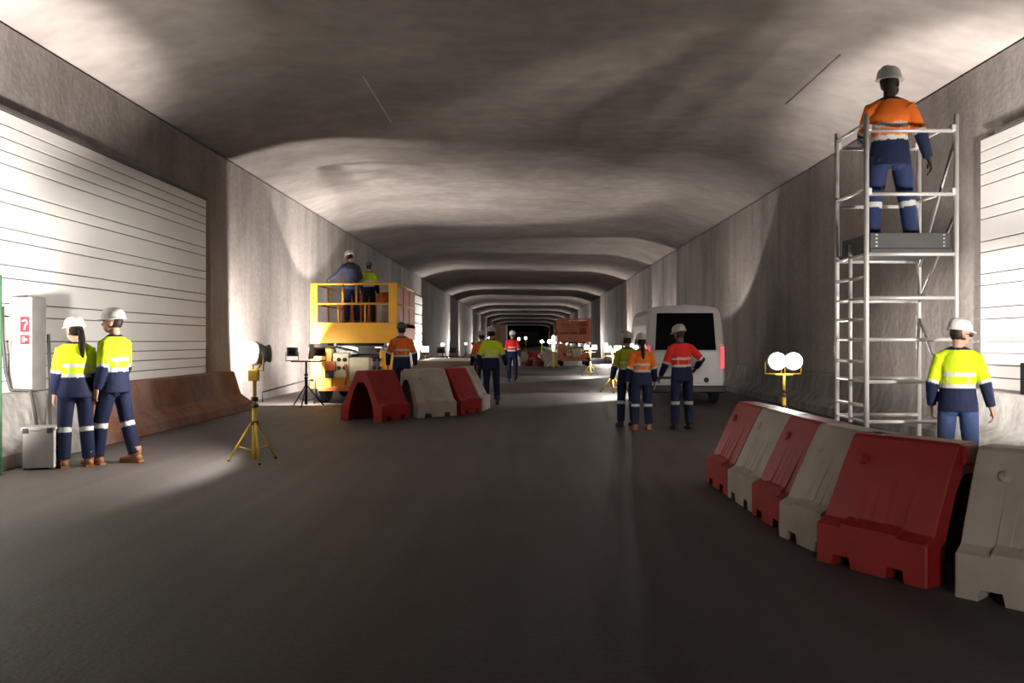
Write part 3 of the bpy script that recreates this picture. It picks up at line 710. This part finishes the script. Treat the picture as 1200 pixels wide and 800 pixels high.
P = at(752, 503); person('woman in an orange shirt with a dark ponytail standing behind the van', P, R_(2), 1.64, 'orange', female=True, hair='tail', voxel=FV, helmet='helmet_g', boots='boot_tan', armL=((-0.3, 0.0, -1), (-0.05, 0.4, -1)), armR=((0.3, 0, -1), (0.1, 0.3, -1)))
person('worker in a lime shirt to the left of the woman in orange near the van', (1.80, 15.15, 0), R_(15), 1.67, 'lime', voxel=FV, helmet='helmet_g', boots='boot_dark', armL=((-0.3, 0.0, -1), (-0.1, 0.4, -1)), armR=((0.2, 0, -1), (0.0, 0.3, -1)))
P = at(799, 503); person('worker in a red shirt with one elbow out, standing at the van rear window', P, R_(10), 1.78, 'red', voxel=FV, helmet='helmet_g', boots='boot_dark', head=(0.4, -0.1), side=-0.04, skin=(0.12, 0.07, 0.05),
       armL=((-0.3, 0.25, -1), (-0.25, 0.6, -1)), armR=((0.75, -0.1, -0.75), (-0.1, 0.7, -0.5)))
# on the lift deck
DECK = 1.94
person('worker in a slate navy jacket leaning over the yellow lift platform rail', (-4.42, 21.7, DECK), R_(38), 1.86, 'slate', voxel=FV, lean=0.12, head=(0.1, -0.2), boots='boot_dark', knee_band=False,
       armL=((-0.55, 0.4, -0.8), (-0.35, 0.9, -0.35)), armR=((0.5, 0.35, -0.8), (-0.1, 0.8, -0.4)))
person('smaller worker in a dull yellow jacket on the yellow lift platform', (-4.08, 22.2, DECK), R_(-10), 1.64, 'lime', voxel=FV, helmet='helmet_d', boots='boot_dark', knee_band=False, trouser=(0.02, 0.02, 0.025), armL=((-0.2, 0.1, -1), (0.0, 0.5, -1)))

# ------------------------------------------------------------------ scissor lifts
def scissor_lift(label, loc, rz, paint_='lift_y', sheet='orange', load=True, hgt=0.0):
    """origin at the middle of the near end, x across, y along"""
    t = thing('scissor_lift', label, 'lift', loc, rz)
    W, Ln = 1.05, 3.4
    Y_ = M[paint_]
    ch = MB().span((-W + 0.1, 0.05, 0.38), (W - 0.1, Ln - 0.05, 0.72)).build('chassis', Y_, t, bevel=0.02)
    MB().span((-W, -0.02, 0.35), (-W + 0.52, 0.5, 1.34)).build('left_housing', Y_, t, bevel=0.025)
    MB().span((W - 0.42, -0.02, 0.5), (W, 0.5, 1.28)).build('right_housing', M['lift_y'] if paint_ == 'lift_y' else Y_, t, bevel=0.025)
    en = MB().span((-W + 0.95, -0.06, 0.55), (-W + 1.45, 0.4, 1.12)).build('engine_cover', M['cream'], t, bevel=0.03)
    MB().span((-W + 0.54, 0.0, 0.62), (-W + 0.93, 0.35, 1.22)).build('control_panel', M['cream'], t, bevel=0.02)
    for x in (-0.36, -0.22, 0.5, 0.62):
        for z in (0.86, 1.06): MB().lathe([(0.045, -0.02), (0.05, 0.0), (0.02, 0.02)], (x, -0.02 if x < 0.4 else -0.05, z), (0, -1, 0), 12).build('port_hole', M['dark'], t)
    MB().span((-W + 0.36, -0.05, 0.62), (-W + 0.55, 0.02, 0.80)).build('step_recess', M['dark'], t)
    MB().span((-W + 0.36, -0.045, 0.80), (-W + 0.62, 0.02, 1.02)).build('warning_panel', M['orange'], t)
    hose = MB().loft([(-0.2, -0.04, 0.95), (-0.14, -0.08, 0.7), (-0.2, -0.05, 0.45)], [0.025] * 3, 8).build('hose', M['orange'], t)
    MB().span((-W + 0.2, -0.1, 0.30), (W - 0.2, 0.05, 0.40)).build('bumper', M['orange'] if paint_ == 'lift_y' else Y_, t, bevel=0.015)
    for x in (-W + 0.24, W - 0.24):
        for y in (0.42, Ln - 0.5):
            wh = MB().lathe([(0.16, -0.14), (0.36, -0.14), (0.40, -0.10), (0.40, 0.10), (0.36, 0.14), (0.16, 0.14)], (x, y, 0.40), (1, 0, 0), 24).build('wheel', M['rubber'], t)
            MB().lathe([(0.17, -0.10), (0.18, 0.0), (0.17, 0.10)], (x, y, 0.40), (1, 0, 0), 16).build('hub', Y_, wh)
    z0, z1 = 1.12, 1.44 + hgt
    for sx in (-0.62, 0.62):
        for i in range(2):
            a, b_ = z0 + (z1 - z0) * i / 2, z0 + (z1 - z0) * (i + 1) / 2
            for p0, p1 in (((sx, 0.35, a), (sx, Ln - 0.35, b_)), ((sx + 0.09, 0.35, b_), (sx + 0.09, Ln - 0.35, a))):
                d = V(p1) - V(p0); R = Matrix.Rotation(math.atan2(d.z, d.y), 3, 'X')
                MB().box((V(p0) + V(p1)) / 2, (0.07, d.length, 0.11), R).build('scissor_arm', M['steel'] if paint_ == 'lift_y' else Y_, t, bevel=0.008)
    for y in (0.4, Ln - 0.4): MB().tube((-0.72, y, z0), (0.72, y, z0), 0.045, 10).tube((-0.72, y, z1), (0.72, y, z1), 0.045, 10).build('pivot_bar', M['dark'], t)
    MB().span((-0.6, 0.3, 1.12), (0.6, Ln - 0.4, 1.16)).build('scissor_bed', M['dark'], t)
    D0, D1 = 1.46 + hgt, 1.94 + hgt
    MB().span((-W, 0.02, D1 - 0.08), (W, Ln, D1)).build('deck', M['steel'], t)
    MB().span((-W, -0.02, D0), (W, 0.03, D1 + 0.02)).build('deck_skirt', Y_, t, bevel=0.012)
    for x in (-W, W - 0.04): MB().span((x, 0.03, D0 + 0.06), (x + 0.04, Ln, D1)).build('deck_skirt', M['orange'] if paint_ == 'lift_y' and x > 0 else Y_, t)  # yellow lift: orange on the right skirt paints its unlit yellow side
    RT = D1 + 0.96
    xs = [-W + 0.04, -0.38, -0.0, 0.22, W - 0.04]
    rail = lambda a, b_, r=0.028: MB().tube(a, b_, r, 8).build('guard_rail', Y_, t)
    for y in (0.03, Ln - 0.03):
        rail((-W, y, RT), (W, y, RT)); rail((-W, y, D1 + 0.48), (W, y, D1 + 0.48))
    for x in (-W + 0.03, W - 0.03):
        rail((x, 0.03, RT), (x, Ln - 0.03, RT)); rail((x, 0.03, D1 + 0.48), (x, Ln - 0.03, D1 + 0.48))
    for y in (0.03, Ln * 0.5, Ln - 0.03):
        for x in (-W + 0.04, W - 0.04): MB().tube((x, y, D1), (x, y, RT), 0.03, 8).build('guard_post', Y_, t)
    for x, a, b_ in ((-0.27, D1 + .48, RT), (0.06, D1 + .48, RT), (-0.38, D1, D1 + .48), (0.27, D1, D1 + .48)):
        MB().tube((x, 0.03, a), (x, 0.03, b_), 0.026, 8).build('guard_post', Y_, t)
    MB().span((-W, -0.01, D1 + 0.02), (-W + 0.17, 0.05, RT + 0.02)).build('corner_plate', Y_, t, bevel=0.008)
    MB().span((W - 0.2, -0.01, D1 + 0.02), (W, 0.05, RT + 0.02)).build('corner_plate', Y_, t, bevel=0.008)
    sh = MB()
    MB().span((-W + 0.05, Ln - 0.09, D1 + 0.02), (W - 0.05, Ln - 0.06, D1 + 0.9)).build('rear_sheet', M[sheet], t)
    for y0_ in (0.12, 1.25, 2.35): MB().span((W - 0.035, y0_, D1 + 0.04), (W - 0.015, y0_ + 0.95, D1 + 0.92)).build('side_sheet', M[sheet], t)  # on the yellow lift, orange stands for its side guard in shade
    return t
L1 = (-4.17, 20.7, 0)
scissor_lift('yellow scissor lift with two workers on its platform, left of centre', L1, R_(0))
t = thing('gas_bottle_crate', 'small grey steel crate standing on the yellow lift platform', 'crate', (-3.45, 21.4, 1.94), 0)
MB().span((-0.24, -0.2, 0), (0.24, 0.2, 0.44)).build('body', M['greybox'], t, bevel=0.01); MB().span((-0.25, -0.21, 0.44), (0.25, 0.21, 0.48)).build('lid', M['steel'], t, bevel=0.008)
t = thing('storage_box', 'orange storage box standing at the back of the yellow lift platform', 'box', (-3.45, 22.4, 1.94), 0)
MB().span((-0.3, -0.25, 0), (0.3, 0.25, 0.78)).build('body', M['orange'], t, bevel=0.015); MB().span((-0.31, -0.26, 0.78), (0.31, 0.26, 0.84)).build('lid', M['orange'], t, bevel=0.01)
M['far_lift'] = mat('faded red orange lift paint', (0.66, 0.22, 0.11), 0.5)
scissor_lift('far red orange scissor lift on the right side of the tunnel', (3.0, 52.5, 0), R_(0), 'far_lift', 'far_lift')

# ------------------------------------------------------------------ van
def van(loc, rz):
    t = thing('van', 'white van with dark rear window parked on the right, seen from behind', 'van', loc, rz)
    half = [(0.0, 0.34), (0.80, 0.34), (0.90, 0.42), (0.93, 0.62), (0.93, 1.15), (0.925, 1.3), (0.895, 1.9), (0.865, 2.14), (0.79, 2.28), (0.58, 2.34), (0.0, 2.37)]
    secs = []
    prof = [(0.0, 0.97, 1.0), (0.05, 1.0, 1.0), (4.0, 1.0, 1.0), (4.5, 0.98, 0.90), (4.85, 0.95, 0.62), (5.5, 0.86, 0.46), (5.62, 0.7, 0.40)]
    mb = MB(); rings = []
    for y, sx, sz in prof:
        zt = 0.34 + 2.05 * sz
        r = [(x * sx, y + (0.12 * max(0, (z - 1.2)) / 1.1 if y < 0.1 else 0), 0.34 + (z - 0.34) * (zt - 0.34) / 2.05) for x, z in half]
        rings.append(r + [(-x, y_, z) for x, y_, z in r[-2:0:-1]])
    n = len(rings[0]); vs = [q for r in rings for q in r]
    fs = [(i * n + k, i * n + (k + 1) % n, (i + 1) * n + (k + 1) % n, (i + 1) * n + k) for i in range(len(rings) - 1) for k in range(n)]
    fs += [tuple(range(n)), tuple((len(rings) - 1) * n + k for k in range(n))]
    mb.add(vs, fs, False).build('body', M['van'], t, bevel=0.03, seg=3)
    tilt = lambda z: 0.12 * max(0, (z - 1.2)) / 1.1
    def panel(name, x0, x1, z0, z1, m, th=0.02, top_in=0.0, out=0.012):
        b = MB()
        vs = []
        for dy in (-out, th):
            vs += [(x0, tilt(z0) + dy, z0), (x1, tilt(z0) + dy, z0), (x1 - top_in, tilt(z1) + dy, z1), (x0 + top_in, tilt(z1) + dy, z1)]
        b.add(vs, [(0, 1, 2, 3), (4, 7, 6, 5), (0, 4, 5, 1), (1, 5, 6, 2), (2, 6, 7, 3), (3, 7, 4, 0)])
        return b.build(name, m, t, bevel=0.01)
    panel('rear_window', -0.70, 0.72, 1.30, 2.17, M['glass'], top_in=0.05)
    panel('tailgate', -0.76, 0.76, 0.52, 1.27, M['van'], out=0.015)
    for s in (-1, 1): panel('tail_light', s * 0.86 - 0.055, s * 0.86 + 0.055, 0.86, 1.40, M['tail'], out=0.03)
    panel('number_plate', -0.62, -0.22, 0.50, 0.62, M['plate'], out=0.025)
    panel('plate_recess', -0.68, -0.16, 0.62, 0.68, M['dark'], out=0.03)
    b = MB().span((-0.93, -0.10, 0.30), (0.93, 0.06, 0.47)).build('bumper', M['dark'], t, bevel=0.03)
    MB().lathe([(0.0, 0.0), (0.055, 0.0), (0.06, 0.01), (0.06, 0.03)], (0.49, 0.01, 0.60), (0, -1, 0), 16).build('tow_eye_cover', M['dark'], t)
    MB().span((-0.72, -0.022, 0.95), (-0.5, 0.0, 0.98)).build('badge_strip', M['steel'], t)
    for x in (-0.80, 0.80):
        for y in (0.95, 4.65):
            wh = MB().lathe([(0.18, -0.11), (0.31, -0.11), (0.34, -0.07), (0.34, 0.07), (0.31, 0.11), (0.18, 0.11)], (x, y, 0.34), (1, 0, 0), 24).build('wheel', M['rubber'], t)
            MB().lathe([(0.19, -0.09), (0.2, 0), (0.19, 0.09)], (x, y, 0.34), (1, 0, 0), 18).build('hub', M['steel'], wh)
    for s in (-1, 1):
        mr = MB().box((s * 1.06, 4.45, 1.62), (0.18, 0.10, 0.34)).build('wing_mirror', M['dark'], t, bevel=0.03)
        MB().tube((s * 0.86, 4.5, 1.45), (s * 1.05, 4.47, 1.5), 0.025, 8).build('mirror_arm', M['dark'], t)
        for y0_, y1_ in ((0.5, 1.7), (1.85, 3.0)):
            b = MB(); vs = []
            for dx in (0.0, 0.02):
                vs += [(s * (0.905 + dx), y0_, 1.4), (s * (0.905 + dx), y1_, 1.4), (s * (0.862 + dx), y1_, 1.95), (s * (0.862 + dx), y0_, 1.95)]
            b.add(vs, [(0, 1, 2, 3), (4, 7, 6, 5), (0, 4, 5, 1), (1, 5, 6, 2), (2, 6, 7, 3), (3, 7, 4, 0)]).build('side_window', M['glass'], t, bevel=0.006)
    return t
van((3.74, 20.0, 0), R_(-2.2))

# ------------------------------------------------------------------ smaller things
t = thing('hose_cabinet', 'tall grey steel cabinet with red labels on the left white cladding', 'cabinet', (-6.62, 11.35, 0.845), 0)
MB().span((-0.15, -0.17, 0), (0.15, 0.17, 1.24)).build('body', M['cabinet'], t, bevel=0.012)
MB().span((-0.10, -0.182, 0.06), (0.13, -0.168, 1.16)).build('door', M['cabinet'], t, bevel=0.006)
MB().span((-0.13, -0.20, 0.55), (-0.115, -0.18, 0.68)).build('handle', M['steel'], t)
for z0_, z1_ in ((0.78, 0.98), (0.62, 0.74)):
    sg = MB().span((0.01, -0.187, z0_), (0.125, -0.181, z1_)).build('label_plate', M['sign_red'], t)
    if z0_ > 0.7:
        g = MB()
        for a, b in (((0.035, 0.92), (0.08, 0.94)), ((0.08, 0.94), (0.10, 0.90)), ((0.10, 0.90), (0.07, 0.86)), ((0.07, 0.86), (0.06, 0.81))):
            g.tube((a[0], -0.188, a[1]), (b[0], -0.188, b[1]), 0.009, 6)
    else:
        g = MB().box((0.05, -0.188, 0.68), (0.025, 0.006, 0.07)).box((0.085, -0.188, 0.68), (0.03, 0.006, 0.02))
    g.build('symbol', M['sign_white'], sg)
def cable(label, pts, r=0.018):
    o = MB().loft(pts, [r] * len(pts), 8).build('cable', M['cable']); return tag(o, label, 'cable')
cable('dark cable hanging down the white cladding left of the tall grey cabinet', [(-6.75, 11.0, 1.95), (-6.74, 11.0, 1.5), (-6.73, 11.05, 1.1), (-6.7, 11.1, 0.87), (-6.44, 11.1, 0.86), (-6.36, 11.05, 0.62), (-6.24, 10.9, 0.38), (-5.98, 10.6, 0.19), (-5.95, 10.3, 0.04)], 0.022)
cable('dark cable running down the barrier right of the tall grey cabinet', [(-6.5, 11.62, 1.6), (-6.48, 11.62, 1.1), (-6.46, 11.6, 0.87), (-6.36, 11.4, 0.62), (-6.24, 11.2, 0.38), (-5.98, 10.95, 0.2), (-5.93, 10.75, 0.04)], 0.022)
t = thing('steel_crate', 'light grey dented steel crate on the floor left of the woman with the ponytail', 'crate', (-5.72, 10.1, 0), R_(12))
MB().span((-0.17, -0.14, 0.02), (0.17, 0.14, 0.46)).build('body', M['greybox'], t, bevel=0.012)
MB().span((-0.185, -0.155, 0.46), (0.185, 0.155, 0.50)).build('lid', M['greybox'], t, bevel=0.008)
for x in (-0.13, 0.13): MB().span((x - 0.03, -0.165, 0.43), (x + 0.03, -0.15, 0.49)).build('latch', M['dark'], t)
for x in (-0.14, 0.14): MB().span((x - 0.02, -0.13, 0), (x + 0.02, 0.13, 0.02)).build('skid', M['dark'], t)
t = thing('marker_post', 'thin green post at the very left edge of the view', 'post', (-5.928, 9.6, 0), 0)
MB().span((-0.028, -0.02, 0), (0.028, 0.02, 2.25)).build('post', M['green'], t, bevel=0.004); MB().span((-0.05, -0.05, 0), (0.05, 0.05, 0.012)).build('base_plate', M['dark'], t)
t = thing('control_box', 'black control box on the wall barrier at the right edge of the view', 'box', (6.63, 11.08, 0.80), 0)
MB().span((-0.1, -0.2, 0), (0.1, 0.2, 0.42)).build('body', M['black'], t, bevel=0.015); MB().span((-0.06, -0.21, 0.05), (0.08, -0.198, 0.37)).build('door', M['black'], t, bevel=0.005)
# thin barrier rail in front of the left floodlight
t = thing('cable_rail', 'low dark rail on posts in front of the left wall beside the yellow lift', 'rail', (-5.6, 20.6, 0), 0)
MB().tube((-0.9, 0.5, 0.25), (0.5, 0, 0.62), 0.02, 8).build('rail', M['cable'], t)
for x, y, z in ((-0.9, 0.5, 0.26), (0.5, 0, 0.63)): MB().tube((x, y, 0), (x, y, z), 0.02, 8).build('post', M['cable'], t)
# stacked boards
for k in range(5):
    o = MB().box((0, 0, 0), (1.7, 4.2, 0.09)).build('plywood_sheet', M['timber'], bevel=0.008)
    o.location = (-2.2 + 0.03 * ((k * 7) % 3 - 1), 25.2 + 0.05 * (k % 2), 0.50 + 0.095 * k + 0.045)
    tag(o, ['pale plywood sheet, lowest of the stack behind the centre barriers', 'pale plywood sheet, second from the bottom of the stack behind the centre barriers', 'pale plywood sheet in the middle of the stack behind the centre barriers',
            'pale plywood sheet, second from the top of the stack behind the centre barriers', 'pale plywood sheet on top of the stack behind the centre barriers'][k], 'plywood', 'stacked plywood sheets')
t = thing('timber_trestle', 'dark timber trestle under the stack of pale plywood', 'trestle', (-2.2, 25.2, 0), 0)
for y in (-1.6, 1.6):
    MB().span((-0.8, y - 0.06, 0.38), (0.8, y + 0.06, 0.5)).build('beam', M['timber_d'], t)
    for x in (-0.7, 0.7): MB().span((x - 0.06, y - 0.06, 0), (x + 0.06, y + 0.06, 0.38)).build('leg', M['timber_d'], t)
# far truck
t = thing('box_truck', 'far beige box truck seen from behind in the tunnel', 'truck', (-3.75, 120, 0), 0)
MB().span((-1.05, 0, 0.9), (1.05, 5.2, 3.9)).build('box_body', M['tan_box'], t, bevel=0.03)
MB().span((-0.02, -0.02, 1.0), (0.02, 0.0, 3.8)).build('door_seam', M['dark'], t)
MB().span((-0.9, 0.2, 0.55), (0.9, 7, 0.9)).build('chassis', M['dark'], t)
MB().span((-1.0, 5.4, 0.7), (1.0, 7.2, 2.6)).build('cab', M['van'], t, bevel=0.08)
for x in (-0.85, 0.85):
    for y in (1.2, 6.2): MB().lathe([(0.2, -0.14), (0.46, -0.14), (0.48, 0), (0.46, 0.14), (0.2, 0.14)], (x, y, 0.48), (1, 0, 0), 18).build('wheel', M['rubber'], t)
# distant headlights / lamps on stands
for i, (px, py, y) in enumerate([(574, 396, 90), (608, 397, 110), (616, 396, 112), (635, 400, 95), (644, 400, 72), (662, 402, 66)]):
    k = FX / y; lb = ['far lamp just above the shoulder of the worker in a yellow vest', 'far lamp at the shoulder of the worker in a red shirt', 'far lamp in the dark mouth right of the worker in a red shirt', 'far lamp right of the dark tunnel mouth',
                      'far lamp left of the glowing light mast', 'far lamp at the left edge of the far red lift'][i]
    t = thing('stand_lamp', lb, 'work light', ((px - VPX) / k, y, 0), 0)
    z = CAM_H + (VPY - py) / k
    MB().tube((0, 0, 0.02), (0, 0, z), 0.03, 8).build('mast', M['lamp_y'], t)
    for j in range(3): MB().tube((0, 0, 0.5), (math.cos(j * 2.09) * 0.4, math.sin(j * 2.09) * 0.4, 0.01), 0.018, 6).build('leg', M['lamp_y'], t)
    hd = MB().lathe([(0.05, -0.1), (0.17, -0.04), (0.2, 0.0)], (0, 0, z), (0, -1, 0), 14).build('lamp_head', M['steel'], t)
    MB().ball((0, -0.04, z), (0.19, 0.08, 0.19), 12, 8).build('lens', M['lens_dim'], hd)
